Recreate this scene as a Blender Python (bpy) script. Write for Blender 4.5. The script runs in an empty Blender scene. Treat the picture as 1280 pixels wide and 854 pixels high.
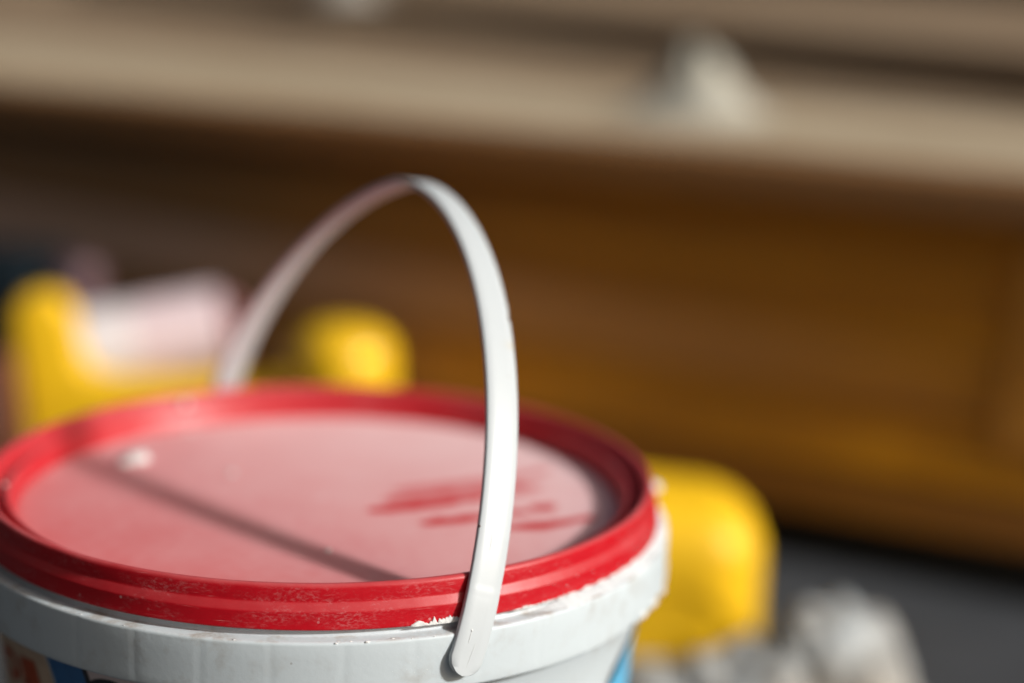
import bpy, bmesh, math, random
from mathutils import Vector, Matrix, noise
R = math.radians
random.seed(7)
S = bpy.context.scene
COL = S.collection

# ------------------------------------------------------------------ camera
cam = bpy.data.cameras.new('camera')
cam.sensor_width = 36.0
cam.lens = 67.58
cam.clip_start = 0.01
cam.clip_end = 500
cam.dof.use_dof = True
cam.dof.focus_distance = 0.492
cam.dof.aperture_fstop = 2.8
cam.dof.aperture_blades = 0
co = bpy.data.objects.new('camera', cam)
cr = Vector((0.99516564, -0.09357695, 0.02981125))
cu = Vector((-0.00733979, 0.23183002, 0.97272862))
cf = Vector((0.09793612, 0.96824491, -0.23002243))
m = Matrix((cr, cu, -cf)).transposed().to_4x4()
m.translation = Vector((0.0, -0.56411131, 0.17405668))
co.matrix_world = m
COL.objects.link(co)
S.camera = co

# ------------------------------------------------------------------ light
SUN_AZ, SUN_EL = 60.0, 29.5          # azimuth from -Y towards +X
sv = Vector((math.sin(R(SUN_AZ)) * math.cos(R(SUN_EL)), -math.cos(R(SUN_AZ)) * math.cos(R(SUN_EL)), math.sin(R(SUN_EL))))
W = bpy.data.worlds.new('World')
S.world = W
W.use_nodes = True
wn = W.node_tree.nodes
sky = wn.new('ShaderNodeTexSky')
sky.sky_type = 'NISHITA'
sky.sun_disc = False
sky.sun_elevation = R(SUN_EL)
sky.sun_rotation = R(180.0 - SUN_AZ)
sky.air_density = 1.0
sky.dust_density = 10.0
sky.ozone_density = 1.0
bg = wn['Background']
bg.inputs['Strength'].default_value = 0.056
W.node_tree.links.new(sky.outputs[0], bg.inputs['Color'])
sl = bpy.data.lights.new('sun', 'SUN')
sl.energy = 3.6
sl.angle = R(5.0)
sl.color = (1.0, 0.985, 0.96)
so = bpy.data.objects.new('sun', sl)
so.rotation_euler = sv.to_track_quat('Z', 'Y').to_euler()
so.location = sv * 5
COL.objects.link(so)
S.view_settings.view_transform = 'Standard'
S.view_settings.look = 'None'
S.view_settings.exposure = 0.1
S.view_settings.gamma = 1.0
S.view_settings.use_curve_mapping = False
S.render.engine = 'CYCLES'
S.cycles.max_bounces = 8
S.cycles.use_denoising = True

# ------------------------------------------------------------------ helpers
def tag(o, label=None, cat=None, group=None, kind=None):
    if label: o['label'] = label
    if cat: o['category'] = cat
    if group: o['group'] = group
    if kind: o['kind'] = kind
    return o

def empty(name, loc=(0, 0, 0), rz=0.0):
    o = bpy.data.objects.new(name, None)
    o.location = loc
    o.rotation_euler = (0, 0, rz)
    o.empty_display_size = 0.02
    COL.objects.link(o)
    return o

def link(name, verts, faces, mat, parent=None, smooth=True, attrs=None):
    me = bpy.data.meshes.new(name)
    me.from_pydata([tuple(v) for v in verts], [], faces)
    me.update()
    if smooth:
        me.polygons.foreach_set('use_smooth', [True] * len(me.polygons))
    if mat: me.materials.append(mat)
    for k, vals in (attrs or {}).items():
        a = me.attributes.new(k, 'FLOAT', 'POINT')
        a.data.foreach_set('value', vals)
    o = bpy.data.objects.new(name, me)
    COL.objects.link(o)
    if parent: o.parent = parent
    if smooth and len(verts) < 20000:
        me.set_sharp_from_angle(angle=R(38))
    return o

def from_bm(name, bm, mat, parent=None, smooth=True):
    me = bpy.data.meshes.new(name)
    bmesh.ops.recalc_face_normals(bm, faces=bm.faces)
    bm.to_mesh(me); bm.free()
    if smooth:
        me.polygons.foreach_set('use_smooth', [True] * len(me.polygons))
    if mat: me.materials.append(mat)
    o = bpy.data.objects.new(name, me)
    COL.objects.link(o)
    if parent: o.parent = parent
    return o

def lathe(prof, seg, jitter=None, closed_top=False):
    """profile of (r, z) from first to last, revolved round Z"""
    V, F = [], []
    n = len(prof)
    for i in range(seg):
        a = 2 * math.pi * i / seg
        for j, (r, z) in enumerate(prof):
            if jitter: r2, z2 = jitter(a, j, r, z)
            else: r2, z2 = r, z
            V.append((r2 * math.sin(a), -r2 * math.cos(a), z2))
    for i in range(seg):
        k = (i + 1) % seg
        for j in range(n - 1):
            F.append((i * n + j, k * n + j, k * n + j + 1, i * n + j + 1))
    return V, F

def arc(p, c, q, k=4):
    """quadratic bend p -> q with control c"""
    return [tuple((1 - t) ** 2 * p[i] + 2 * t * (1 - t) * c[i] + t * t * q[i] for i in (0, 1)) for t in [x / k for x in range(k + 1)]]

def fbm(p, o=4):
    return noise.fractal(Vector(p), 1.0, 2.0, o, noise_basis='PERLIN_ORIGINAL')

def lump(name, c, size, mat, parent, seed=0, flat=1.0, sub=2, rough=0.35):
    bm = bmesh.new()
    bmesh.ops.create_icosphere(bm, subdivisions=sub, radius=1.0)
    for v in bm.verts:
        d = 1 + rough * noise.noise(v.co * 1.7 + Vector((seed * 3.1, seed, 0))) + 0.5 * rough * noise.noise(v.co * 4.1 + Vector((seed, 9, 2)))
        v.co = Vector((v.co.x * size[0], v.co.y * size[1], v.co.z * size[2] * flat)) * d + Vector(c)
    return from_bm(name, bm, mat, parent)

def rbox(bm, c, s, bev, seg=4, rot=None):
    g = bmesh.ops.create_cube(bm, size=1.0)
    vs = g['verts']
    for v in vs: v.co = Vector((v.co.x * s[0], v.co.y * s[1], v.co.z * s[2]))
    es = list({e for v in vs for e in v.link_edges})
    r = bmesh.ops.bevel(bm, geom=es, offset=bev, segments=seg, affect='EDGES', profile=0.5)
    vs = list({v for f in r['faces'] for v in f.verts} | {v for v in vs if v.is_valid})
    mt = Matrix.Translation(Vector(c)) @ (rot or Matrix.Identity(4))
    for v in vs: v.co = mt @ v.co
    return vs

class NT:
    def __init__(s, name):
        s.m = bpy.data.materials.new(name); s.m.use_nodes = True
        s.t = s.m.node_tree; s.b = s.t.nodes['Principled BSDF']
    def n(s, typ, ins=None, **kw):
        x = s.t.nodes.new(typ)
        for k, v in kw.items(): setattr(x, k, v)
        for k, v in (ins or {}).items():
            if isinstance(v, bpy.types.NodeSocket): s.t.links.new(v, x.inputs[k])
            else: x.inputs[k].default_value = v
        return x
    def set(s, **kw):
        for k, v in kw.items():
            k = k.replace('_', ' ')
            if isinstance(v, bpy.types.NodeSocket): s.t.links.new(v, s.b.inputs[k])
            else: s.b.inputs[k].default_value = v
    def obj(s): return s.n('ShaderNodeTexCoord').outputs['Object']
    def attr(s, a): return s.n('ShaderNodeAttribute', attribute_name=a).outputs['Fac']
    def noise(s, vec, scale, detail=4, rough=0.55, dist=0.0):
        return s.n('ShaderNodeTexNoise', {'Vector': vec, 'Scale': scale, 'Detail': detail, 'Roughness': rough, 'Distortion': dist}).outputs['Fac']
    def ramp(s, f, lo, hi, a=0.0, b=1.0):
        return s.n('ShaderNodeMapRange', {'Value': f, 'From Min': lo, 'From Max': hi, 'To Min': a, 'To Max': b}).outputs[0]
    def mix(s, f, a, b):
        x = s.n('ShaderNodeMix', data_type='RGBA')
        for i, v in ((0, f), (6, a), (7, b)):
            if isinstance(v, bpy.types.NodeSocket): s.t.links.new(v, x.inputs[i])
            else: x.inputs[i].default_value = v if i == 0 else (*v, 1.0)
        return x.outputs[2]
    def math(s, op, a, b=0.0, clamp=False):
        x = s.n('ShaderNodeMath', operation=op, use_clamp=clamp)
        for i, v in ((0, a), (1, b)):
            if isinstance(v, bpy.types.NodeSocket): s.t.links.new(v, x.inputs[i])
            else: x.inputs[i].default_value = v
        return x.outputs[0]
    def bump(s, h, strength, dist):
        x = s.n('ShaderNodeBump', {'Height': h, 'Strength': strength, 'Distance': dist})
        s.t.links.new(x.outputs[0], s.b.inputs['Normal'])
    def mapped(s, vec, scale):
        return s.n('ShaderNodeMapping', {'Vector': vec, 'Scale': scale}).outputs[0]

# ------------------------------------------------------------------ materials
def mat_lid():
    t = NT('red_plastic_dusty')
    o = t.obj()
    geo = t.n('ShaderNodeNewGeometry')
    nz = t.n('ShaderNodeSeparateXYZ', {0: geo.outputs['Normal']}).outputs['Z']
    up = t.ramp(nz, 0.25, 0.95)
    arc_ = t.attr('arc')
    zz = t.n('ShaderNodeSeparateXYZ', {0: o}).outputs['Z']
    rad = t.n('ShaderNodeVectorMath', {0: o}, operation='LENGTH').outputs['Value']
    cyl = t.n('ShaderNodeCombineXYZ', {0: arc_, 1: t.math('MULTIPLY', zz, 2.0), 2: rad}).outputs[0]
    n1 = t.noise(cyl, 700, 7, 0.72)
    n2 = t.noise(cyl, 48, 5, 0.68)
    scr = t.noise(t.mapped(cyl, (0.22, 2.2, 1.0)), 520, 4, 0.6)
    scr = t.math('MULTIPLY', t.ramp(scr, 0.60, 0.70), t.ramp(t.noise(cyl, 85, 3), 0.50, 0.60))
    scuff = t.math('MULTIPLY', t.ramp(n1, 0.47, 0.66), t.ramp(n2, 0.45, 0.64))
    scuff = t.math('MAXIMUM', scuff, scr)
    d = t.math('MAXIMUM', t.math('MULTIPLY', up, t.ramp(n2, 0.2, 0.7, 0.05, 0.30)), t.math('MULTIPLY', scuff, 0.34))
    fl = t.n('ShaderNodeTexVoronoi', {'Vector': o, 'Scale': 330.0})
    specks = t.math('MULTIPLY', t.ramp(fl.outputs['Distance'], 0.16, 0.10), t.ramp(t.noise(o, 45, 2), 0.58, 0.66))
    d = t.math('MAXIMUM', d, t.math('MULTIPLY', specks, 0.7))
    c = t.mix(d, (0.47, 0.004, 0.012), (0.60, 0.34, 0.34))
    t.set(Base_Color=c, Roughness=t.ramp(d, 0, 0.5, 0.36, 0.66), Specular_IOR_Level=0.35)
    t.bump(n1, 0.12, 0.0004)
    return t.m

def mat_disc():
    t = NT('red_plastic_dust_and_light_falloff')
    o = t.obj()
    d = t.attr('dust')  # dust cover, with a painted light falloff mixed in
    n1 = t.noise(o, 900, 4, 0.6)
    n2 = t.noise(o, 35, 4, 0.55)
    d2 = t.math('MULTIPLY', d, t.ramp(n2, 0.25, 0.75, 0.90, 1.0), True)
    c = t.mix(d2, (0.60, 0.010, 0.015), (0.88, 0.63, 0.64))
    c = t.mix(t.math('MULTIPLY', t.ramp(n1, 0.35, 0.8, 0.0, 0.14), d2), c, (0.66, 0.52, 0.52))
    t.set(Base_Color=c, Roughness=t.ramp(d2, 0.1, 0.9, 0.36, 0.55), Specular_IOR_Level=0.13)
    t.bump(n1, 0.08, 0.0003)
    return t.m

def mat_white(name, base, dirt=(0.30, 0.25, 0.19), dirtamt=0.6, rough=0.42, crust=0.0):
    t = NT(name)
    o = t.obj()
    n1 = t.noise(o, 130, 6, 0.65)
    n2 = t.noise(o, 520, 5, 0.6)
    n3 = t.noise(o, 28, 4, 0.6)
    f = t.math('MULTIPLY', t.ramp(n1, 0.50, 0.72), t.ramp(n3, 0.42, 0.68))
    c = t.mix(t.math('MULTIPLY', f, dirtamt), base, dirt)
    up = t.ramp(t.n('ShaderNodeSeparateXYZ', {0: t.n('ShaderNodeNewGeometry').outputs['Normal']}).outputs['Z'], 0.5, 0.9)
    c = t.mix(t.math('MULTIPLY', up, t.ramp(n1, 0.44, 0.66, 0.0, 0.55)), c, (0.30, 0.22, 0.15))
    run = t.noise(t.mapped(o, (1, 1, 0.12)), 210, 4, 0.6)
    c = t.mix(t.math('MULTIPLY', t.math('MULTIPLY', t.ramp(run, 0.60, 0.74), t.ramp(n3, 0.45, 0.6)), 0.30), c, (0.36, 0.33, 0.28))
    sp = t.n('ShaderNodeTexVoronoi', {'Vector': o, 'Scale': 260.0})
    spf = t.math('MULTIPLY', t.ramp(sp.outputs['Distance'], 0.10, 0.06), t.ramp(t.noise(o, 40, 2), 0.54, 0.60))
    c = t.mix(t.math('MULTIPLY', spf, 0.75), c, (0.16, 0.12, 0.09))
    t.set(Base_Color=c, Roughness=t.ramp(n3, 0.3, 0.7, rough - 0.06, rough + 0.12), Specular_IOR_Level=0.45)
    h = t.math('ADD', t.math('MULTIPLY', n2, 0.5), n1)
    t.bump(h, 0.10 + crust, 0.0006)
    return t.m

def mat_handle():
    t = NT('white_plastic_handle')
    o = t.obj()
    n1 = t.noise(o, 700, 4, 0.6)
    n3 = t.noise(o, 70, 4, 0.6)
    st = t.attr('stain')
    c = t.mix(t.ramp(n3, 0.55, 0.75, 0, 0.25), (0.54, 0.585, 0.61), (0.49, 0.525, 0.54))
    c = t.mix(st, c, (0.55, 0.42, 0.20))
    fl = t.n('ShaderNodeTexVoronoi', {'Vector': o, 'Scale': 240.0})
    spf = t.math('MULTIPLY', t.ramp(fl.outputs['Distance'], 0.07, 0.04), t.ramp(t.noise(o, 50, 2), 0.56, 0.6))
    c = t.mix(t.math('MULTIPLY', spf, 0.6), c, (0.30, 0.27, 0.23))
    t.set(Base_Color=c, Roughness=0.40, Specular_IOR_Level=0.5)
    t.bump(n1, 0.06, 0.0003)
    tr = t.n('ShaderNodeBsdfTranslucent', {'Color': (0.85, 0.80, 0.76, 1)})
    mx = t.n('ShaderNodeMixShader', {0: 0.05, 1: t.b.outputs[0], 2: tr.outputs[0]})
    t.t.links.new(mx.outputs[0], t.t.nodes['Material Output'].inputs['Surface'])
    return t.m

def mat_plaster(name='dry_white_plaster', base=(0.72, 0.73, 0.72)):
    t = NT(name)
    o = t.obj()
    n = t.noise(o, 300, 6, 0.65)
    c = t.mix(t.ramp(n, 0.4, 0.75, 0, 0.35), base, tuple(x * 0.86 for x in base))
    t.set(Base_Color=c, Roughness=0.85, Specular_IOR_Level=0.3)
    t.bump(n, 0.35, 0.0008)
    return t.m

def mat_simple(name, col, rough=0.5, var=0.12, scale=60, spec=0.5, col2=None):
    t = NT(name)
    o = t.obj()
    n = t.noise(o, scale, 5, 0.6)
    c2 = col2 or tuple(x * (1 - 2.2 * var) for x in col)
    c = t.mix(t.ramp(n, 0.35, 0.75), col, c2)
    t.set(Base_Color=c, Roughness=t.ramp(n, 0.3, 0.7, rough - 0.05, rough + 0.08), Specular_IOR_Level=spec)
    t.bump(n, 0.06, 0.001)
    return t.m

def mat_wood(name, a, b, rough=0.38, axis_scale=(3, 60, 60), dust=0.0, dustcol=(0.5, 0.46, 0.38), grad=None):
    t = NT(name)
    o = t.mapped(t.obj(), axis_scale)
    oi = t.n('ShaderNodeObjectInfo').outputs['Random']
    off = t.n('ShaderNodeVectorMath', {0: o, 1: (0, 0, 0)}, operation='ADD')
    cmb = t.n('ShaderNodeCombineXYZ', {0: t.math('MULTIPLY', oi, 40.0), 1: t.math('MULTIPLY', oi, 17.0), 2: t.math('MULTIPLY', oi, 23.0)})
    t.t.links.new(cmb.outputs[0], off.inputs[1])
    v = off.outputs[0]
    n1 = t.noise(v, 1.0, 6, 0.6, 0.6)
    n2 = t.noise(v, 4.0, 4, 0.6)
    c = t.mix(t.ramp(n1, 0.3, 0.7), a, b)
    if grad:      # tone runs from the grad pair at one end of the board to amber at the other
        ux = t.n('ShaderNodeSeparateXYZ', {0: t.obj()}).outputs['X']
        ux = t.math('ADD', ux, t.math('MULTIPLY', t.math('SUBTRACT', n1, 0.5), 0.35))
        c = t.mix(t.ramp(ux, 0.16, 0.70), t.mix(t.ramp(n1, 0.3, 0.7), *grad), c)
    c = t.mix(t.ramp(n2, 0.45, 0.8, 0, 0.4), c, tuple(x * 0.5 for x in a))
    if dust:
        n3 = t.noise(t.mapped(t.obj(), (0.22, 1.5, 1.0)), 20, 5, 0.65)
        c = t.mix(t.math('MULTIPLY', t.ramp(n3, 0.3, 0.62), dust), c, dustcol)
    t.set(Base_Color=c, Roughness=rough, Specular_IOR_Level=0.4)
    t.bump(n1, 0.15, 0.002)
    return t.m

M = {}
M['lid'] = mat_lid()
M['disc'] = mat_disc()
M['body'] = mat_white('white_bucket_plastic', (0.58, 0.65, 0.685))
M['handle'] = mat_handle()
M['plaster'] = mat_plaster()
M['mark'] = mat_simple('grey_mould_line', (0.62, 0.64, 0.64), 0.5, 0.05)
M['speck'] = mat_simple('dark_dirt_speck', (0.10, 0.05, 0.04), 0.7)
M['cream'] = mat_simple('cream_label_print', (0.72, 0.52, 0.36), 0.35, 0.10, 90)
M['pinkw'] = mat_simple('pale_pink_label_print', (0.75, 0.62, 0.60), 0.35, 0.05, 90)
M['ink_orange'] = mat_simple('orange_red_ink', (0.55, 0.085, 0.02), 0.35, 0.1, 200)
M['ink_blue'] = mat_simple('blue_ink', (0.02, 0.16, 0.42), 0.3, 0.1, 200)
M['ink_sky'] = mat_simple('sky_blue_ink', (0.06, 0.40, 0.72), 0.3, 0.08, 120, col2=(0.16, 0.55, 0.80))
M['ink_black'] = mat_simple('black_ink', (0.012, 0.012, 0.016), 0.35)
M['yellow'] = mat_simple('yellow_plastic', (0.88, 0.525, 0.012), 0.48, 0.04, 40, 0.3)
M['yellow_gloss'] = mat_simple('glossy_yellow_plastic', (0.88, 0.525, 0.012), 0.32, 0.03, 40)
M['yellow_dusty'] = mat_simple('yellow_plastic_scuffed', (0.86, 0.55, 0.015), 0.42, 0.06, 40)
M['pink'] = mat_simple('pale_pink_paper', (0.74, 0.60, 0.64), 0.7, 0.06, 60)
M['white_paper'] = mat_simple('white_paper_band', (0.76, 0.72, 0.74), 0.7, 0.05, 60)
M['rose'] = mat_simple('dusty_rose_plastic', (0.42, 0.19, 0.20), 0.5, 0.1, 60)
M['mauve'] = mat_simple('mauve_plastic', (0.15, 0.08, 0.095), 0.45, 0.1, 60)
M['teal'] = mat_simple('dark_teal_fabric', (0.007, 0.013, 0.018), 0.8, 0.1, 60, 0.1)
M['bluegrey'] = mat_simple('slate_grey_plastic', (0.05, 0.068, 0.08), 0.7, 0.1, 60, 0.2)
M['terracotta'] = mat_simple('red_brown_wood', (0.19, 0.065, 0.03), 0.6, 0.12, 80)
M['green'] = mat_simple('olive_green_plastic', (0.16, 0.17, 0.02), 0.6, 0.12, 60)
M['floor'] = mat_simple('dark_grey_concrete', (0.060, 0.066, 0.075), 0.8, 0.16, 14, 0.3)
M['wood_amber'] = mat_wood('amber_varnished_wood', (0.42, 0.150, 0.004), (0.52, 0.210, 0.006), 0.42)
M['wood_front'] = mat_wood('amber_varnished_front_boards', (0.50, 0.175, 0.003), (0.78, 0.35, 0.007), 0.42, grad=((0.20, 0.115, 0.042), (0.25, 0.125, 0.040)))
M['wood_front_grey'] = mat_wood('grey_sheen_front_board', (0.50, 0.175, 0.003), (0.74, 0.33, 0.007), 0.42, grad=((0.40, 0.27, 0.20), (0.44, 0.29, 0.20)))  # grey tones paint a diagonal sheen onto this board
M['wood_front_low'] = mat_wood('brown_low_front_board', (0.26, 0.10, 0.008), (0.34, 0.13, 0.010), 0.45, grad=((0.17, 0.075, 0.02), (0.2, 0.09, 0.02)))
M['wood_dark'] = mat_wood('dark_stained_wood', (0.17, 0.085, 0.022), (0.22, 0.095, 0.022), 0.42)
M['wood_grey'] = mat_wood('grey_worn_wood', (0.24, 0.14, 0.09), (0.28, 0.16, 0.10), 0.5)
M['wood_top'] = mat_wood('dusty_pale_boards', (0.26, 0.17, 0.08), (0.32, 0.23, 0.13), 0.7, dust=0.9, dustcol=(0.56, 0.475, 0.34))
M['wood_tan'] = mat_wood('tan_weathered_board', (0.19, 0.115, 0.055), (0.25, 0.165, 0.095), 0.7, dust=0.6, dustcol=(0.34, 0.26, 0.17))
M['wall'] = mat_wood('dark_brown_wall_boards', (0.07, 0.035, 0.022), (0.10, 0.05, 0.03), 0.5)
M['rag'] = mat_simple('grey_white_crumpled_cloth', (0.40, 0.44, 0.46), 0.6, 0.2, 32, col2=(0.24, 0.18, 0.11))

GZ = -0.17
# ------------------------------------------------------------------ setting: floor
def floor():
    V, F = [], []
    n = 60
    def g(t): return math.copysign(abs(t) ** 2.2, t) * 30
    for i in range(n + 1):
        for j in range(n + 1):
            x, y = g(i / n * 2 - 1), g(j / n * 2 - 1)
            z = GZ + (0.0012 * (fbm((x * 9, y * 9, 0)) - 0.6) if abs(x) < 2 and abs(y) < 2 else -0.0012)
            V.append((x, y, min(z, GZ)))
    for i in range(n):
        for j in range(n):
            a = i * (n + 1) + j
            F.append((a, a + n + 1, a + n + 2, a + 1))
    return tag(link('floor', V, F, M['floor']), kind='structure')
floor()

def side_panel():  # added out of view to darken the left side of the bucket
    bm = bmesh.new()
    bmesh.ops.create_cube(bm, size=1.0)
    for v in bm.verts: v.co = Vector((v.co.x * 0.12, v.co.y * 2.2, v.co.z * 1.5))
    bmesh.ops.bevel(bm, geom=bm.edges[:], offset=0.006, segments=2, affect='EDGES')
    o = from_bm('side_panel', bm, mat_simple('near_black_light_blocker', (0.012, 0.015, 0.018), 0.85, 0.12, 20), smooth=False)
    o.location = (-0.52, -0.60, GZ + 0.75)
    return tag(o, kind='structure')
side_panel()

# ------------------------------------------------------------------ wooden platform
PA = Vector((-0.21278857, 0.7332964, 0.0))
PD = Vector((0.83946478, -0.5434141, 0.0))          # along its front edge, left to right
PB = Vector((0.5434141, 0.83946478, 0.0))           # to the back
plat = empty('wooden_platform', (PA.x, PA.y, GZ), math.atan2(PD.y, PD.x))
tag(plat, 'low brown wooden platform with amber front boards and pale dusty top behind the bucket', 'platform')
TOP = 0.043 - GZ

def board(name, quad, thick, mat, parent, axis='front', bev=0.003, seg=10):
    """a board whose face is a quad of 4 corners (u, w), u along the front; axis 'front' lies in u-z facing -y, 'top' in u-y"""
    bm = bmesh.new()
    vs = []
    for side in (0, 1):
        for (u, w) in quad:
            d = thick * side
            vs.append(bm.verts.new((u, d if axis == 'front' else w, w if axis == 'front' else -d)))
    a, b = vs[:4], vs[4:]
    bm.faces.new(a); bm.faces.new(b[::-1])
    for i in range(4):
        bm.faces.new((a[i], b[i], b[(i + 1) % 4], a[(i + 1) % 4]))
    bmesh.ops.recalc_face_normals(bm, faces=bm.faces)
    bmesh.ops.bevel(bm, geom=bm.edges[:], offset=bev, segments=2, affect='EDGES', profile=0.6)
    return from_bm(name, bm, mat, parent, smooth=False)

def lean(o, deg, ztop):
    # the front of the platform slopes outwards to the floor
    for v in o.data.vertices:
        v.co.y -= math.tan(R(deg)) * (ztop - v.co.z)

# front boards: long rows, butt-jointed; the rows slope a little along the painted grey sheen
rows = [  # top left, top right, bottom left, bottom right (heights at both ends), material
    (TOP - 0.020, TOP - 0.016, TOP - 0.052, TOP - 0.106, 'wood_front'),
    (TOP - 0.0525, TOP - 0.1065, TOP - 0.094, TOP - 0.136, 'wood_front_grey'),
    (TOP - 0.0945, TOP - 0.1365, TOP - 0.144, TOP - 0.168, 'wood_front'),
    (TOP - 0.1445, TOP - 0.1685, 0.026, 0.026, 'wood_front_low'),
]
U0, U1 = -1.0, 1.15
for k, (zl, zr, bl, br, mm) in enumerate(rows):
    o = board('front_board', [(U0, bl), (U1, br), (U1, zr), (U0, zl)], 0.02, M[mm], plat, bev=0.0015)
    o.location.y = 0.010 + 0.0008 * (k % 2)
    lean(o, 16.0, TOP - 0.02)
bm = bmesh.new()
rbox(bm, (0.075, -0.011, TOP - 0.0145), (2.15, 0.013, 0.026), 0.006, 4)
from_bm('nosing', bm, mat_wood('tan_brown_edge_strip', (0.30, 0.145, 0.055), (0.36, 0.19, 0.08), 0.55), plat)
# upright batten near the right end of the front
o = board('batten', [(0.675, 0.075), (0.74, 0.075), (0.74, TOP - 0.035), (0.675, TOP - 0.035)], 0.006, mat_wood('light_brown_batten', (0.52, 0.22, 0.025), (0.60, 0.27, 0.035), 0.5, (60, 60, 3)), plat, bev=0.0015)
o.location.y = 0.0035
lean(o, 16.0, TOP - 0.02)
# top boards (dusty); each overhangs the front a little
ys = [(-0.004, 0.112), (0.115, 0.232), (0.235, 0.352), (0.355, 0.478), (0.481, 0.60), (0.603, 0.74), (0.743, 0.88), (0.883, 1.02), (1.023, 1.16)]
for k, (y0, y1) in enumerate(ys):
    o = board('top_board', [(U0, y0), (U1, y0), (U1, y1), (U0, y1)], 0.019, M['wood_top' if k < 2 else 'wood_tan'], plat, 'top', 0.002)
    o.location.z = TOP - 0.0012 * (k % 2)
# dark legs/back board that close it below
board('back_board', [(U0, 0.012), (U1, 0.012), (U1, TOP - 0.022), (U0, TOP - 0.022)], 0.02, M['wood_dark'], plat).location.y = 1.12

# a loose thick board lying skewed on top of the platform
loose = empty('loose_board', plat.matrix_basis @ Vector((0.10, 0.53, TOP + 0.001)), math.atan2(PD.y, PD.x) - R(20.5))
tag(loose, 'broad tan weathered board lying skewed on the back of the wooden platform', 'board')
for k in range(3):
    y0 = 0.215 * k
    board('plank', [(-0.75 + 0.03 * k, y0), (1.2 + 0.02 * k, y0), (1.2 + 0.02 * k, y0 + 0.212), (-0.75 + 0.03 * k, y0 + 0.212)], 0.032, M['wood_tan'], loose, 'top', 0.002).location.z = 0.032 + 0.0006 * (k % 2)

# dark brown board wall beyond
wall = empty('board_wall', plat.matrix_basis @ Vector((0.0, 1.30, 0.0)), math.atan2(PD.y, PD.x))
tag(wall, 'dark brown low wall of horizontal boards far behind the platform', 'wall')
for k in range(4):
    o = board('wall_board', [(-1.4, 0.005 + 0.105 * k), (2.2, 0.005 + 0.105 * k), (2.2, 0.107 + 0.105 * k), (-1.4, 0.107 + 0.105 * k)], 0.022, M['wall'], wall)
    o.location.y = 0.002 * (k % 2)

# plaster heaps on the platform
def heap(name, loc, r, h, label, seed, mat):
    V, F = [], []
    ns, nr = 40, 14
    for j in range(nr + 1):
        t = j / nr
        for i in range(ns):
            a = 2 * math.pi * i / ns
            rr = r * t * (1 + 0.16 * noise.noise((math.cos(a) * 1.5 + seed, math.sin(a) * 1.5, t)))
            z = h * min(0.82, (1 - t) ** 1.4) * (1 + 0.25 * noise.noise((math.cos(a) * 2, math.sin(a) * 2, t * 4 + seed)))
            if j == nr: z = 0
            V.append((rr * math.cos(a), rr * math.sin(a), z))
    for j in range(nr):
        for i in range(ns):
            k = (i + 1) % ns
            F.append((j * ns + i, (j + 1) * ns + i, (j + 1) * ns + k, j * ns + k))
    o = link(name, V, F, mat)
    o.location = loc
    return tag(o, label, 'plaster heap')
heap('plaster_heap', (0.224, 0.590, 0.0432), 0.050, 0.047, 'white cone-shaped heap of dry plaster on the front edge of the platform', 1.0, mat_plaster('off_white_plaster', (0.40, 0.385, 0.325)))
heap('plaster_heap', (0.020, 1.215, 0.0762), 0.036, 0.040, 'small faint pale heap of plaster on the skewed tan board', 5.0, mat_plaster('greyish_plaster', (0.50, 0.46, 0.40)))

# ------------------------------------------------------------------ yellow things behind the bucket
def yellow_box():
    root = empty('yellow_case', (0.130, 0.284, GZ), R(-6))
    tag(root, 'large yellow plastic case with rounded corners and an arched recess, right of the bucket', 'case')
    # body from a gridded rounded box with the arch pressed into its front
    w, d, h = 0.150, 0.080, 0.080
    bm = bmesh.new()
    bmesh.ops.create_cube(bm, size=2.0)
    bmesh.ops.subdivide_edges(bm, edges=bm.edges[:], cuts=40, use_grid_fill=True)
    r = 0.029
    for v in bm.verts:
        p = Vector((v.co.x * w / 2, v.co.y * d / 2, v.co.z * h / 2))
        q = Vector((max(-w / 2 + r, min(w / 2 - r, p.x)), max(-d / 2 + r, min(d / 2 - r, p.y)), max(-h / 2 + 0.004, min(h / 2 - r, p.z))))
        dd = p - q
        if dd.length > 1e-9:
            rr = r if p.z > -h / 2 + r else r
            dd2 = dd.normalized() * min(r, dd.length if False else r)
            p = q + Vector((dd2.x, dd2.y, dd2.z if p.z > 0 else max(dd2.z, -0.004)))
        # top slopes down to the right
        if p.z > 0: p.z -= 0.09 * max(0, p.x + 0.01) * (p.z / (h / 2))
        # arched recess in the front
        if p.y < -d / 2 + 0.012 or (p.y < 0 and p.z < -h / 2 + 0.002 and False):
            e = ((p.x - 0.018) / 0.052) ** 2 + ((p.z + h / 2) / 0.041) ** 2
            t = max(0.0, min(1.0, (1.0 - e) / 0.16))
            p.y += (0.001 + 0.08 * max(0.0, 0.041 - (p.z + h / 2))) * t * t * (3 - 2 * t)
        v.co = p + Vector((0, 0, h / 2))
    from_bm('shell', bm, M['yellow'], root)
    bm = bmesh.new()
    rbox(bm, (0, 0.004, 0.003), (w * 0.93, d * 0.8, 0.007), 0.002, 2)
    from_bm('base_plate', bm, M['yellow_dusty'], root)
    return root
yellow_box()

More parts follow.
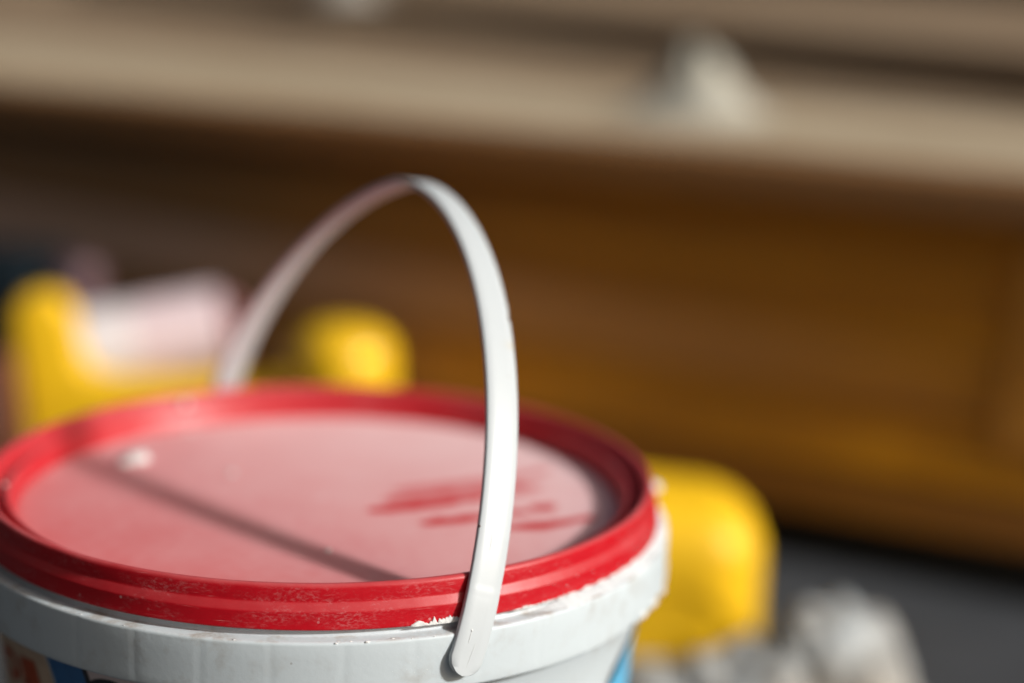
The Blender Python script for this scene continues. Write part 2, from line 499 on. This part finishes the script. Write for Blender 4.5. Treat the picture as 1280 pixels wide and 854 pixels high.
def yellow_tray():
    root = empty('yellow_tray', (-0.060, 0.420, GZ), 0)
    tag(root, 'yellow plastic tray with rounded upright post at its left end, behind the bucket', 'tray')
    # open-topped tray body
    bm = bmesh.new()
    rbox(bm, (0, 0.040, 0.004), (0.200, 0.110, 0.008), 0.003, 2)
    from_bm('tray_floor', bm, M['yellow_dusty'], root)
    zt = 0.089
    px = [(18, 392), (24, 376), (38, 365), (56, 362), (75, 366), (88, 378), (95, 395), (98, 415), (101, 436), (108, 454), (122, 466), (145, 471), (240, 470), (352, 467), (356, 480), (356, 600), (350, 660), (45, 660), (38, 600), (28, 500)]
    # side view of the end frame in metres: upright post, fillet and long side wall
    out = [((x - 55) * 0.000408 - 0.0827, 0.1346 - (y - 365) * 0.000408) for x, y in px]
    bm = bmesh.new()
    f = bm.faces.new([bm.verts.new((x, -0.015, max(0.002, z))) for x, z in out])
    g = bmesh.ops.extrude_face_region(bm, geom=[f])
    for v in g['geom']:
        if isinstance(v, bmesh.types.BMVert): v.co.y += 0.022
    bmesh.ops.recalc_face_normals(bm, faces=bm.faces)
    es = [e for e in bm.edges if len(e.link_faces) == 2 and e.calc_face_angle(0) > R(60) and abs(e.verts[0].co.y - e.verts[1].co.y) < 1e-5]
    bmesh.ops.bevel(bm, geom=es, offset=0.0045, segments=4, affect='EDGES', profile=0.5)
    from_bm('end_frame', bm, M['yellow'], root)
    bm = bmesh.new()
    rbox(bm, (0, 0.092, 0.021), (0.190, 0.008, 0.040), 0.0035, 3)
    from_bm('side_panel', bm, M['yellow'], root)
    bm = bmesh.new()
    rbox(bm, (0, 0.052, 0.0645), (0.188, 0.088, 0.008), 0.003, 2)
    from_bm('shelf', bm, M['yellow_dusty'], root)
    for sx in (-1, 1):
        bm = bmesh.new()
        rbox(bm, (sx * 0.088, 0.052, 0.035), (0.010, 0.086, 0.058), 0.003, 2)
        from_bm('end_panel', bm, M['yellow_dusty'], root)
    return root
yellow_tray()

def dome():
    # a domed yellow canister
    root = empty('yellow_canister', (0.0105, 0.405, GZ), 0)
    tag(root, 'glossy yellow dome-topped canister rising behind the middle of the red lid', 'canister')
    prof = [(0.0001, 0.1225)] + [(0.027 * math.sin(R(a)) ** 0.75, 0.1065 + 0.016 * math.cos(R(a))) for a in range(6, 91, 6)] + [(0.0278, 0.080), (0.0280, 0.078)]
    V, F = lathe(prof, 64)
    link('cap', V, F, M['yellow_gloss'], root)
    prof = [(0.0272, 0.0778), (0.0277, 0.0765), (0.0277, 0.004), (0.0265, 0.0), (0.0001, 0.0)]
    V, F = lathe(prof, 64)
    link('can', V, F, M['yellow_dusty'], root)
dome()

def tube():
    root = empty('paper_roll', (-0.101, 0.478, -0.0755), 0)
    root.rotation_euler = (0, R(-8), R(8))
    tag(root, 'pale pink and white paper roll lying across the yellow tray', 'roll')
    def cyl(x0, x1, r0, r1, mat, name, b=0.003):
        prof = [(0.0001, x0), (r0 - b, x0), (r0, x0 + b), (r1, x1 - b), (r1 - b, x1), (0.0001, x1)]
        V, F = lathe(prof, 48)
        V = [(v[2], v[0], v[1]) for v in V]
        return link(name, V, F, mat, root)
    cyl(-0.034, -0.002, 0.0224, 0.0229, M['white_paper'], 'paper_band', 0.0010)
    cyl(-0.0021, 0.046, 0.0229, 0.0236, M['pink'], 'roll_body', 0.0008)
    cyl(0.0455, 0.056, 0.0235, 0.0205, M['rose'], 'end_cap', 0.006)
tube()

def bottle():
    o = empty('mauve_bottle', (-0.146, 0.585, GZ), 0)
    tag(o, 'blurred mauve bottle standing behind the paper roll and left yellow post', 'bottle')
    V, F = lathe([(0.0001, 0.0), (0.017, 0.0), (0.018, 0.002), (0.018, 0.073), (0.014, 0.086), (0.012, 0.090)], 40)
    link('bottle_body', V, F, M['mauve'], o)
    V, F = lathe([(0.0128, 0.0895), (0.0128, 0.114), (0.011, 0.117), (0.0001, 0.117)], 40)
    link('cap', V, F, M['mauve'], o)
bottle()

def boxes():
    bm = bmesh.new()
    rbox(bm, (0, 0, 0.060), (0.16, 0.07, 0.120), 0.012, 4)
    o = from_bm('fabric_bag', bm, M['teal'])
    o.location = (-0.236, 0.625, GZ); o.rotation_euler = (0, 0, R(-20))
    tag(o, 'dark teal bag standing at the far left behind the yellow post', 'bag')
    bm = bmesh.new()
    rbox(bm, (0, 0, 0.040), (0.060, 0.05, 0.080), 0.008, 3)
    o = from_bm('slate_box', bm, M['bluegrey'])
    o.location = (-0.215, 0.490, GZ)
    tag(o, 'slate grey box at the left edge beside the yellow post', 'box')
    bm = bmesh.new()
    rbox(bm, (0, 0, 0.053), (0.016, 0.014, 0.106), 0.003, 3)
    o = from_bm('wooden_stick', bm, M['terracotta'])
    o.location = (-0.1560, 0.404, GZ); o.rotation_euler = (0, R(-5), 0)
    tag(o, 'reddish brown wooden stick leaning against the left yellow post', 'stick')
    bm = bmesh.new()
    rbox(bm, (0, 0, 0.036), (0.04, 0.04, 0.072), 0.012, 4)
    o = from_bm('green_jar', bm, M['green'])
    o.location = (-0.176, 0.330, GZ)
    tag(o, 'olive green jar at the left edge just behind the lid rim', 'jar')
boxes()

def rag():
    n = 110
    V, F = [], []
    for i in range(n + 1):
        for j in range(n + 1):
            u, v = i / n * 2 - 1, j / n * 2 - 1
            x, y = u * 0.078, v * 0.052
            e = max(0.0, 1 - (u * u) ** 1.2 - (v * v) ** 1.2)
            n1 = noise.noise((x * 30, y * 30, 3.0)); n2 = noise.noise((x * 70, y * 70, 7.0))
            rid = abs(noise.noise((x * 42 + 4, y * 42, 1.0)))
            z = 0.0012 + e ** 0.6 * (0.020 + 0.014 * n1 + 0.006 * n2 + 0.016 * (0.4 - rid))
            z *= 0.45 + 0.25 * max(0.0, min(1.0, (x + 0.01) / 0.04))
            z += (0.030 + 0.010 * n2 + 0.008 * n1) * math.sqrt(max(0.0, 1 - ((x - 0.042) / 0.027) ** 2 - ((y - 0.005) / 0.034) ** 2))
            z += (0.017 + 0.008 * n2) * math.sqrt(max(0.0, 1 - ((x + 0.004) / 0.026) ** 2 - ((y + 0.01) / 0.03) ** 2))
            z += (0.011 + 0.007 * n1) * math.sqrt(max(0.0, 1 - ((x + 0.045) / 0.024) ** 2 - ((y + 0.005) / 0.03) ** 2))
            x += 0.006 * noise.noise((x * 40, y * 40, 11)); y += 0.006 * noise.noise((x * 40, y * 40, 15))
            V.append((x, y, max(0.0012, z)))
    for i in range(n):
        for j in range(n):
            a = i * (n + 1) + j
            F.append((a, a + n + 1, a + n + 2, a + 1))
    o = link('crumpled_rag', V, F, M['rag'])
    o.location = (0.186, 0.200, GZ)
    tag(o, 'crumpled grey-white rag on the floor at the foot of the yellow case', 'rag')
rag()

# ------------------------------------------------------------------ the bucket
bucket = empty('bucket', (0, 0, GZ))
tag(bucket, 'white plastic bucket with a dusty red lid and an upright white handle', 'bucket')
class Off:      # bucket geometry is written in lid coordinates (rim crest at z = 0)
    pass
def bpart(o):
    o.location.z -= GZ * 1.0
    return o

def brad(z):
    # outer radius of the wall below the collar: a short cone, then a slight taper
    t = max(0.0, min(1.0, (z + 0.056) / 0.027))
    return 0.0954 + 0.045 * (z + 0.056) + 0.0050 * t * t

def body():
    SEG = 720
    prof = [(0.0988, -0.012), (0.0989, -0.0045), (0.1002, -0.0045), (0.1011, -0.0055), (0.1013, -0.0125)]
    prof += arc((0.1016, -0.0134), (0.1018, -0.0137), (0.1024, -0.0137), 3)
    prof += arc((0.1050, -0.0137), (0.1060, -0.0137), (0.1060, -0.0147), 4)
    prof += [(0.1060, -0.0185), (0.1059, -0.0225), (0.1058, -0.0262)]
    prof += arc((0.10575, -0.0282), (0.10570, -0.0291), (0.1047, -0.0292), 4)
    prof += [(0.1030, -0.0292)]
    prof += arc((0.1022, -0.0292), (0.1016, -0.0293), (brad(-0.031), -0.031), 3)
    for z in (-0.033, -0.036, -0.039, -0.042, -0.045, -0.048, -0.05, -0.053, -0.057, -0.065, -0.085, -0.11, -0.14, -0.165):
        prof.append((brad(z), z))
    prof += arc((0.0906, -0.1655), (0.0905, -0.1695), (0.088, -0.1697), 4)
    prof += [(0.0001, -0.1685)]
    def jit(a, j, r, z):
        if -0.0285 < z < -0.0142 and r > 0.104:
            deg = math.degrees(a) % 10.0
            dd = min(abs(deg - 3.2), abs(deg - 3.2 + 10), abs(deg - 3.2 - 10))
            r -= 0.00010 * max(0, 1 - dd / 0.55)
            r += 0.00002 * noise.noise((a * 14, z * 200, 5))
        d = math.degrees(a)
        if d > 180: d -= 360
        # plaster-roughened lower edge on the right
        if r > 0.098 and z < -0.026 and z > -0.0300 and d > 40 and d < 140:
            t = min(1, (d - 40) / 20)
            r += t * 0.0007 * noise.noise((d * 0.45, z * 300, 3.0))
            z += t * 0.0012 * noise.noise((d * 0.38, 1.0, 8.0))
        return r, z
    V, F = lathe(prof, SEG, jit)
    o = link('body', V, F, M['body'], bucket)
    return bpart(o)
bod = body()

def lid():
    SEG = 512
    prof = [(0.0906, -0.0097), (0.0911, -0.0093)]
    prof += arc((0.0921, -0.0046), (0.0925, -0.0035), (0.0931, -0.0034), 4)
    prof += arc((0.0935, -0.0034), (0.0940, -0.0036), (0.0943, -0.0052), 4)
    prof += arc((0.0945, -0.0062), (0.0950, -0.0067), (0.0957, -0.0062), 3)
    prof += arc((0.0975, -0.0018), (0.0984, 0.0000), (0.0994, 0.0000), 5)
    prof += arc((0.0999, 0.0000), (0.1007, -0.0002), (0.1009, -0.0012), 5)
    prof += [(0.1011, -0.0030)]
    prof += arc((0.1012, -0.0040), (0.1012, -0.0046), (0.1016, -0.0050), 3)
    prof += arc((0.1023, -0.0064), (0.1026, -0.0068), (0.1026, -0.0074), 4)
    prof += [(0.1028, -0.0095), (0.10295, -0.0110)]
    prof += arc((0.1030, -0.0113), (0.1029, -0.0117), (0.1023, -0.0117), 3)
    prof += [(0.1016, -0.0114), (0.1016, -0.0060)]
    def jit(a, j, r, z):
        q = 0.00010 * noise.noise((math.cos(a) * 9, math.sin(a) * 9, z * 300)) + 0.00005 * noise.noise((math.cos(a) * 40, math.sin(a) * 40, z * 500))
        return r + q, z + q * 0.5
    V, F = lathe(prof, SEG, jit)
    n_ = len(prof)
    A = [(((2 * math.pi * (i // n_) / SEG) + math.pi) % (2 * math.pi) - math.pi) * 0.1 for i in range(len(V))]
    o = link('lid', V, F, M['lid'], bucket, attrs={'arc': A})
    return bpart(o)
lidob = lid()

ZD = -0.0095
def seg_d(p, a, b):
    ax, ay = a; bx, by = b
    vx, vy = bx - ax, by - ay
    t = max(0, min(1, ((p[0] - ax) * vx + (p[1] - ay) * vy) / (vx * vx + vy * vy)))
    return math.hypot(p[0] - ax - t * vx, p[1] - ay - t * vy), t

def disc():
    strokes = [  # polyline (mm), half width mm, strength
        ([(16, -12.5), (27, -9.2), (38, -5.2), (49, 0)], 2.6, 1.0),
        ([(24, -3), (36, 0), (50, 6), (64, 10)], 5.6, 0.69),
        ([(25, 7.5), (38, 11), (50, 15), (61, 21), (71, 27.5)], 3.2, 0.62),
        ([(52, 8), (60, 7.5), (64, 9.5)], 3.0, 0.55),
        ([(31, -24.2), (38, -21.5), (47, -18.5), (61, -14)], 2.5, 1.0),
        ([(56, -28), (63, -27.2), (70, -25), (80, -19.5)], 2.5, 1.0),
        ([(65.5, -11), (69, -8.5)], 3.2, 0.85),
    ]
    NA, NR = 480, 84
    V, F, D = [], [], []
    V.append((0, 0, ZD)); D.append(0.9)
    for j in range(1, NR + 1):
        r = 0.0909 * (j / NR) ** 0.8
        for i in range(NA):
            a = 2 * math.pi * i / NA
            x, y = r * math.sin(a), -r * math.cos(a)
            xm, ym = x * 1000, y * 1000
            z = ZD + 0.00012 * noise.noise((xm * 0.03, ym * 0.03, 2.0))
            dd = 0.63 + 0.34 * max(-1.0, min(1.0, (x * 0.8 + y * 0.6) / 0.085)) + 0.06 * noise.noise((xm * 0.05, ym * 0.05, 0.0)) + 0.05 * noise.noise((xm * 0.25, ym * 0.25, 4.0))  # dust thins towards the left front; light falloff across the lid is painted in too
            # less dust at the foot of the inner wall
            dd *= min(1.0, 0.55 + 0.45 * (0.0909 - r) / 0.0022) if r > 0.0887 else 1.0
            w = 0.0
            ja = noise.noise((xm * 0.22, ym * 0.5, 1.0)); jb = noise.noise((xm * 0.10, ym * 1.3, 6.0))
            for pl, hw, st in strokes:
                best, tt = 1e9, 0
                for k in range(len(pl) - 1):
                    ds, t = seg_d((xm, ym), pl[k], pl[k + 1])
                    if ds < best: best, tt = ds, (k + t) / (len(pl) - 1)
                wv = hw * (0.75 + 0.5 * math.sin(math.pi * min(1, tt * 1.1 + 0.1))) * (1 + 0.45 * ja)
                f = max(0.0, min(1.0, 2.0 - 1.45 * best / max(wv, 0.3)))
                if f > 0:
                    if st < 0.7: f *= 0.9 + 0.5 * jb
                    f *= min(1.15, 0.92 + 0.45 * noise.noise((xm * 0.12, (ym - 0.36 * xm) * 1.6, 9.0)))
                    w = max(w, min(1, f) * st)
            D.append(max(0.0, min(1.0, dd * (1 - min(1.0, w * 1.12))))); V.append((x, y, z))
    for i in range(NA):
        F.append((0, 1 + i, 1 + (i + 1) % NA))
    for j in range(NR - 1):
        for i in range(NA):
            k = (i + 1) % NA
            b = 1 + j * NA
            F.append((b + i, b + NA + i, b + NA + k, b + k))
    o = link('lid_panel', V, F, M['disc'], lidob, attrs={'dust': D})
    return o
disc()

# flecks of plaster stuck to the lid
lump('plaster_chip', (-0.0597, 0.0387, ZD + 0.0008), (0.0042, 0.0058, 0.0016), M['plaster'], lidob, 3.0)
lump('plaster_chip', (-0.0630, 0.0345, ZD + 0.0005), (0.0022, 0.0026, 0.0010), M['plaster'], lidob, 5.0)
lump('plaster_fleck', (-0.0470, 0.0822, -0.0028), (0.0013, 0.0013, 0.0013), M['plaster'], lidob, 1.0)
lump('plaster_fleck', (-0.0284, 0.0248, ZD + 0.0002), (0.0013, 0.0013, 0.0005), M['plaster'], lidob, 2.0)
lump('plaster_fleck', (0.0019, -0.0487, ZD + 0.0002), (0.0009, 0.0012, 0.0004), M['plaster'], lidob, 4.0)
lump('plaster_fleck', (-0.0450, 0.0735, ZD + 0.0001), (0.0016, 0.0016, 0.0004), M['plaster'], lidob, 6.0)
lump('plaster_fleck', (-0.0938, -0.0060, -0.0036), (0.0006, 0.0007, 0.0006), M['plaster'], lidob, 8.0)

# --- handle
AL, BE, RP, ZP, HH, EX, WD, SA, SB, SD = 0.35749976, 0.28335282, 0.1071, -0.02024096, 0.10917556, 1.64175246, 0.0096, -0.01173185, 0.00493291, 0.08734417
hu = Vector((math.sin(AL), -math.cos(AL), 0)); hn0 = Vector((math.cos(AL), math.sin(AL), 0))
hup = Vector((0, 0, 1)) * math.cos(BE) + hn0 * math.sin(BE)
hn = hn0 * math.cos(BE) - Vector((0, 0, 1)) * math.sin(BE)
def apt(t):
    c, s = math.cos(t), math.sin(t)
    cc = math.copysign(abs(c) ** (2 / EX), c); ss = abs(s) ** (2 / EX)
    return Vector((0, 0, ZP)) + hu * (RP * cc + SA * s) + hup * (HH * (ss + SD * math.sin(2 * t))) + hn * (SB * math.sin(2 * t))

def handle():
    # sample densely, resample by arc length
    P = [apt(math.pi * i / 3000) for i in range(3001)]
    L = [0.0]
    for i in range(3000): L.append(L[-1] + (P[i + 1] - P[i]).length)
    tot = L[-1]
    N = 420
    pts = []
    k = 0
    for i in range(N + 1):
        s = tot * i / N
        while k < 2999 and L[k + 1] < s: k += 1
        f = (s - L[k]) / max(1e-9, L[k + 1] - L[k])
        pts.append(P[k].lerp(P[k + 1], f))
    tan = [(pts[min(N, i + 1)] - pts[max(0, i - 1)]).normalized() for i in range(N + 1)]
    hw = WD / 2
    # extend both ends past the pivot with a rounded tip
    st = []
    for q in range(0, 13):
        a = math.pi / 2 * q / 12
        ext = hw * math.sin(math.pi / 2 - a) if q else hw * 0.999
        w = hw * math.sqrt(max(0.0, 1 - (ext / hw) ** 2))
        st.append((pts[0] - tan[0] * ext, tan[0], max(w, 0.0002), 0.0))
    for i in range(1, N):
        st.append((pts[i], tan[i], hw, tot * i / N))
    for q in range(12, -1, -1):
        a = math.pi / 2 * q / 12
        ext = hw * math.sin(math.pi / 2 - a)
        w = hw * math.sqrt(max(0.0, 1 - (ext / hw) ** 2))
        st.append((pts[N] + tan[N] * ext, tan[N], max(w, 0.0002), tot))
    th = 0.00085
    V, F, A = [], [], []
    secs = []
    for (p, t, w, s) in st:
        nn = (hn - t * hn.dot(t)).normalized()
        out = nn.cross(t).normalized()
        if out.dot(p - Vector((0, 0, ZP + 0.03))) < 0: out = -out
        tw = max(0.0, min(1.0, (s / tot - 0.42) / 0.33)); tw = R(36) * tw * tw * (3 - 2 * tw)
        nn, out = nn * math.cos(tw) + out * math.sin(tw), out * math.cos(tw) - nn * math.sin(tw)
        b = min(0.00035, w * 0.4)
        fw_ = max(0.0, min(1.0, (s / tot - 0.50) / 0.35)); fw_ = 1 + 0.48 * fw_ * fw_ * (3 - 2 * fw_)
        w = w * fw_
        wl, wr = w, w
        # crease where the strap thickens towards its lug
        e_ = max(0.0, min(1.0, (0.0195 - min(s, tot - s)) / 0.005)); t2 = th * (1 + 0.22 * e_ * e_ * (3 - 2 * e_))
        o2 = 0.00009 * math.exp(-((s - 0.0175) / 0.0006) ** 2)
        # nick in the edge
        if s > 0.01:
            wr -= 0.00055 * math.exp(-((s - S_NICK) / 0.0011) ** 2) * (1.0 if s < S_NICK else 0.6)
            wr += 0.00006 * noise.noise((s * 900, 0, 0)); wl += 0.00005 * noise.noise((s * 700, 5, 0))
        prof = [(-wl + b, t2 + o2), (-wl * 0.4, t2 + o2 + 0.00004), (0, t2 + o2), (wr * 0.4, t2 + o2 + 0.00004), (wr - b, t2 + o2), (wr, t2 - b), (wr, -th + b), (wr - b, -th), (0, -th), (-wl + b, -th), (-wl, -th + b), (-wl, t2 - b)]
        base = len(V)
        for (x, y) in prof:
            V.append(p + nn * x + out * y)
            A.append(0.55 * math.exp(-(((s - S_NICK + 0.010) / 0.0013) ** 2 + ((x - hw * 0.75) / 0.0012) ** 2)) if y > 0 else 0.0)
        secs.append(base)
    n = 12
    for a, b in zip(secs[:-1], secs[1:]):
        for j in range(n):
            k = (j + 1) % n
            F.append((a + j, a + k, b + k, b + j))
    F.append(tuple(range(secs[0], secs[0] + n))[::-1]); F.append(tuple(range(secs[-1], secs[-1] + n)))
    o = link('handle', V, F, M['handle'], bucket, attrs={'stain': A})
    bm = bmesh.new(); bm.from_mesh(o.data)
    bmesh.ops.recalc_face_normals(bm, faces=bm.faces)
    bm.to_mesh(o.data); bm.free()
    o.data.polygons.foreach_set('use_smooth', [True] * len(o.data.polygons))
    try: o.data.set_sharp_from_angle(angle=R(50))
    except Exception: pass
    bpart(o)
    # thin moulding lines and specks on the outer face
    def mark(name, s, x, ln, wd, ht, mat, tilt=0.0):
        i = min(N - 1, max(1, int(s / tot * N)))
        p, t = pts[i], tan[i]
        nn = (hn - t * hn.dot(t)).normalized(); out = nn.cross(t).normalized()
        if out.dot(p - Vector((0, 0, ZP + 0.03))) < 0: out = -out
        tt = (t + nn * tilt).normalized()
        q = p + nn * x + out * (th * (1.22 if s < 0.0165 else 1.0))
        mid = Matrix((nn, tt, out)).transposed()
        bm = bmesh.new()
        g = bmesh.ops.create_icosphere(bm, subdivisions=2, radius=1.0)
        for v in bm.verts: v.co = q + mid @ Vector((v.co.x * wd, v.co.y * ln, v.co.z * ht))
        return from_bm(name, bm, mat, o)
    mark('mould_line', 0.0310, -0.0007, 0.0026, 0.00010, 0.00012, M['mark'])
    mark('mould_line', 0.0058, -0.0012, 0.0020, 0.00012, 0.00014, M['mark'])
    mark('mould_line', 0.0008, 0.0006, 0.0042, 0.00008, 0.00010, M['mark'], 0.06)
    mark('plaster_fleck', 0.0078, -0.0012, 0.00035, 0.0003, 0.0003, M['plaster'])
    mark('dirt_speck', 0.0345, -WD / 2, 0.0004, 0.0003, 0.0003, M['speck'])
    return o
S_NICK = 0.098
handle()

# --- plaster crust and crumbs stuck to the bucket
def crust(name, a0, a1, z_lo, r_of, hmax, amp, seed, parent, dens=9, thr=0.0):
    n = int((a1 - a0) * dens)
    V, F = [], []
    for i in range(n + 1):
        d = a0 + (a1 - a0) * i / n
        a = R(d)
        hn_ = 0.5 + 0.9 * noise.noise((d * 0.55, seed, 0)) + 0.55 * noise.noise((d * 2.1, seed, 4)) - thr
        h = max(0.00005, hmax * hn_)
        edge = min(1, (d - a0) / 2.0, (a1 - d) / 2.0)
        h *= max(0.02, edge)
        for j, (f, o) in enumerate(((0.0, -0.0002), (0.0, amp * 0.6), (0.5, amp), (0.9, amp * 0.7), (1.0, -0.0003))):
            z = z_lo + h * f
            r = r_of(z) + o * (1 + 0.6 * noise.noise((d * 1.7, f * 3, seed))) * (1 if h > 0.00015 else 0.1)
            V.append((r * math.sin(a), -r * math.cos(a), z))
    for i in range(n):
        for j in range(4):
            b = i * 5 + j
            F.append((b, b + 5, b + 6, b + 1))
    return bpart_child(link(name, V, F, M['plaster'], parent))
def bpart_child(o):
    return o          # children of parts already inherit the offset
rs = lambda z: 0.1026 + (z + 0.0074) * (-0.11)
crust('plaster_crust', 12.5, 26.5, -0.01165, rs, 0.0026, 0.00035, 2.0, lidob)
crust('plaster_crust', 29.0, 96.0, -0.01165, rs, 0.0010, 0.00030, 7.0, lidob, thr=0.1)

def fill():
    # plaster smeared into the step between lid skirt and collar on the right
    a0, a1, n = 33.0, 112.0, 520
    V, F = [], []
    for i in range(n + 1):
        d = a0 + (a1 - a0) * i / n
        a = R(d)
        e = min(1.0, (d - a0) / 6.0, (a1 - d) / 3.0) * max(0.0, min(1.0, 0.85 + 0.9 * noise.noise((d * 0.16, 2, 2))))
        w = 0.0012 + 0.0018 * e + 0.0005 * noise.noise((d * 0.9, 7, 1))
        h = 0.0017 * e * (1 + 0.35 * noise.noise((d * 1.3, 4, 1)))
        for j, (fr, fz) in enumerate(((0.0, 1.0), (0.25, 0.72), (0.55, 0.42), (0.85, 0.16), (1.0, -0.15))):
            r = 0.1021 + (0.0007 + w) * fr + 0.00012 * noise.noise((d * 2.3, j, 3))
            z = -0.0138 + max(0.00002, h) * fz + 0.00010 * e * noise.noise((d * 2.9, j * 1.7, 8))
            V.append((r * math.sin(a), -r * math.cos(a), z))
    for i in range(n):
        for j in range(4):
            b = i * 5 + j
            F.append((b, b + 5, b + 6, b + 1))
    link('plaster_fillet', V, F, mat_plaster('smeared_white_plaster', (0.64, 0.68, 0.70)), bod)
fill()

def crumbs():
    bm = bmesh.new()
    rnd = random.Random(3)
    def add(d, r, z, s, ln=1.0):
        g = bmesh.ops.create_icosphere(bm, subdivisions=1, radius=1.0)
        a = R(d); c = Vector((r * math.sin(a), -r * math.cos(a), z))
        for v in g['verts']:
            k = 1 + 0.5 * noise.noise(v.co * 2 + c * 900)
            tx, ty = v.co.x * s * ln * k, v.co.y * s * k
            v.co = c + Vector((tx * math.cos(a) - ty * -math.sin(a) * -1, tx * math.sin(a) + ty * math.cos(a), v.co.z * s * 0.55 * k))
    for i in range(8):
        d = rnd.choice((3.0, 9.5, 13.0)) + rnd.gauss(0, 2.0)
        add(d, rnd.uniform(0.1040, 0.1060), -0.0138, rnd.choice((0.00018, 0.0003, 0.0004)), rnd.uniform(1.0, 2.2))
    for i in range(26):
        d = rnd.uniform(-60, 85)
        add(d, rnd.uniform(0.1030, 0.1056), -0.0138, rnd.uniform(0.00008, 0.0003), rnd.uniform(1, 3))
    for i in range(46):
        d = rnd.gauss(15, 4)
        add(d, 0.10592, rnd.uniform(-0.026, -0.015), rnd.uniform(0.00006, 0.00015))
    for i in range(50):
        d = rnd.uniform(35, 95)
        z = rnd.uniform(-0.0116, -0.0060)
        add(d, rs(z), z, rnd.uniform(0.00008, 0.00030))
    o = from_bm('plaster_crumbs', bm, M['plaster'], bod)
    o['kind'] = 'stuff'
crumbs()
lump('plaster_lump', (0.1050, 0.0195, -0.0125), (0.0035, 0.0040, 0.0020), M['plaster'], bod, 11.0)
rnd = random.Random(5)
for i in range(8):
    d = 60 + i * 4.3 + rnd.uniform(-1.5, 1.5)
    a = R(d)
    s = rnd.uniform(0.0006, 0.0013)
    lump('plaster_lump', (0.1052 * math.sin(a), -0.1052 * math.cos(a), -0.0283 + rnd.uniform(-0.0006, 0.0006)), (s * 1.2, s * 1.2, s), M['plaster'], bod, 20 + i, rough=0.6)

# --- printed label on the body below the collar
def onbody(pts2, off, name, mat, parent, step=1.0):
    """flat print: polygon of (angle deg, z mm) wrapped on the body"""
    bm = bmesh.new()
    vs = [bm.verts.new((p[0], p[1], 0)) for p in pts2]
    f = bm.faces.new(vs)
    bmesh.ops.triangulate(bm, faces=[f])
    a0, a1 = min(p[0] for p in pts2), max(p[0] for p in pts2)
    x = math.ceil(a0 / step) * step
    while x < a1:
        g = bm.verts[:] + bm.edges[:] + bm.faces[:]
        bmesh.ops.bisect_plane(bm, geom=g, plane_co=(x, 0, 0), plane_no=(1, 0, 0))
        x += step
    y = math.ceil(min(p[1] for p in pts2) / 2.0) * 2.0
    if y < -66: y = -66.0
    while y < max(p[1] for p in pts2):
        g = bm.verts[:] + bm.edges[:] + bm.faces[:]
        bmesh.ops.bisect_plane(bm, geom=g, plane_co=(0, y, 0), plane_no=(0, 1, 0))
        y += 2.0
    for v in bm.verts:
        z = v.co.y / 1000.0
        r = brad(z) + off
        a = R(v.co.x)
        v.co = Vector((r * math.sin(a), -r * math.cos(a), z))
    o = from_bm(name, bm, mat, parent)
    return o
label = onbody([(-130, -140), (-47.9, -140), (-47.9, -30.2), (-130, -30.2)], 0.00015, 'label', M['cream'], bucket)
bpart(label)
onbody([(-38.6, -140), (25, -140), (25, -60), (-5, -36), (-25, -31), (-38.6, -30.2)], 0.00015, 'label_panel', M['pinkw'], label)
onbody([(-47.3, -140), (-38.9, -140), (-38.9, -30.2), (-47.3, -30.2)], 0.00018, 'label_stripe', M['ink_blue'], label)
def ell(cx, cy, rx, ry, n=40, t0=0, t1=360):
    return [(cx + rx * math.cos(R(t0 + (t1 - t0) * i / n)), cy + ry * math.sin(R(t0 + (t1 - t0) * i / n))) for i in range(n)]
onbody(ell(-33.4, -43.2, 7.0, 10.4), 0.0003, 'label_dot', M['ink_black'], label)
onbody([(-38.9, -60), (-37.8, -60), (-37.8, -30.2), (-38.9, -30.2)], 0.00025, 'label_line', M['ink_black'], label)
# letters O and L of the Cyrillic word, letter height about 9 mm
def ring(cx, cy, rx, ry, w, name):
    V, F = [], []
    n = 48
    for i in range(n):
        a = 2 * math.pi * i / n
        for k in (1.0, 0.0):
            px = cx + (rx - (1 - k) * w) * math.cos(a); py = cy + (ry - (1 - k) * w * 1.55) * math.sin(a)
            z = (py + (px - cx) * 0.28) / 1000; r = brad(z) + 0.0004
            V.append((r * math.sin(R(px)), -r * math.cos(R(px)), z))
    for i in range(n):
        j = (i + 1) % n
        F.append((2 * i, 2 * j, 2 * j + 1, 2 * i + 1))
    return link(name, V, F, M['ink_orange'], label)
ring(-63.9, -44.6, 4.1, 5.4, 1.75, 'letter')
def tilt(pts, cx): return [(x + 1.3, y + 1.8 + (x - cx) * 0.28) for x, y in pts]
# Л : left leg slanting, top bar, right leg
onbody(tilt([(-60.4, -49.5), (-59.6, -49.9), (-58.9, -49.0), (-58.0, -41.6), (-55.2, -41.6), (-55.2, -50.0), (-53.7, -50.0), (-53.7, -39.6), (-59.2, -39.6), (-60.0, -47.6), (-60.4, -47.9)], -57), 0.0004, 'letter', M['ink_orange'], label)
# round sky blue emblem with a dark outline on the right
onbody(ell(77.0, -60, 19.5, 21.0, 60), 0.00025, 'emblem_outline', M['ink_black'], label)
onbody(ell(77.0, -60, 18.7, 20.0, 60), 0.0009, 'emblem', M['ink_sky'], label)
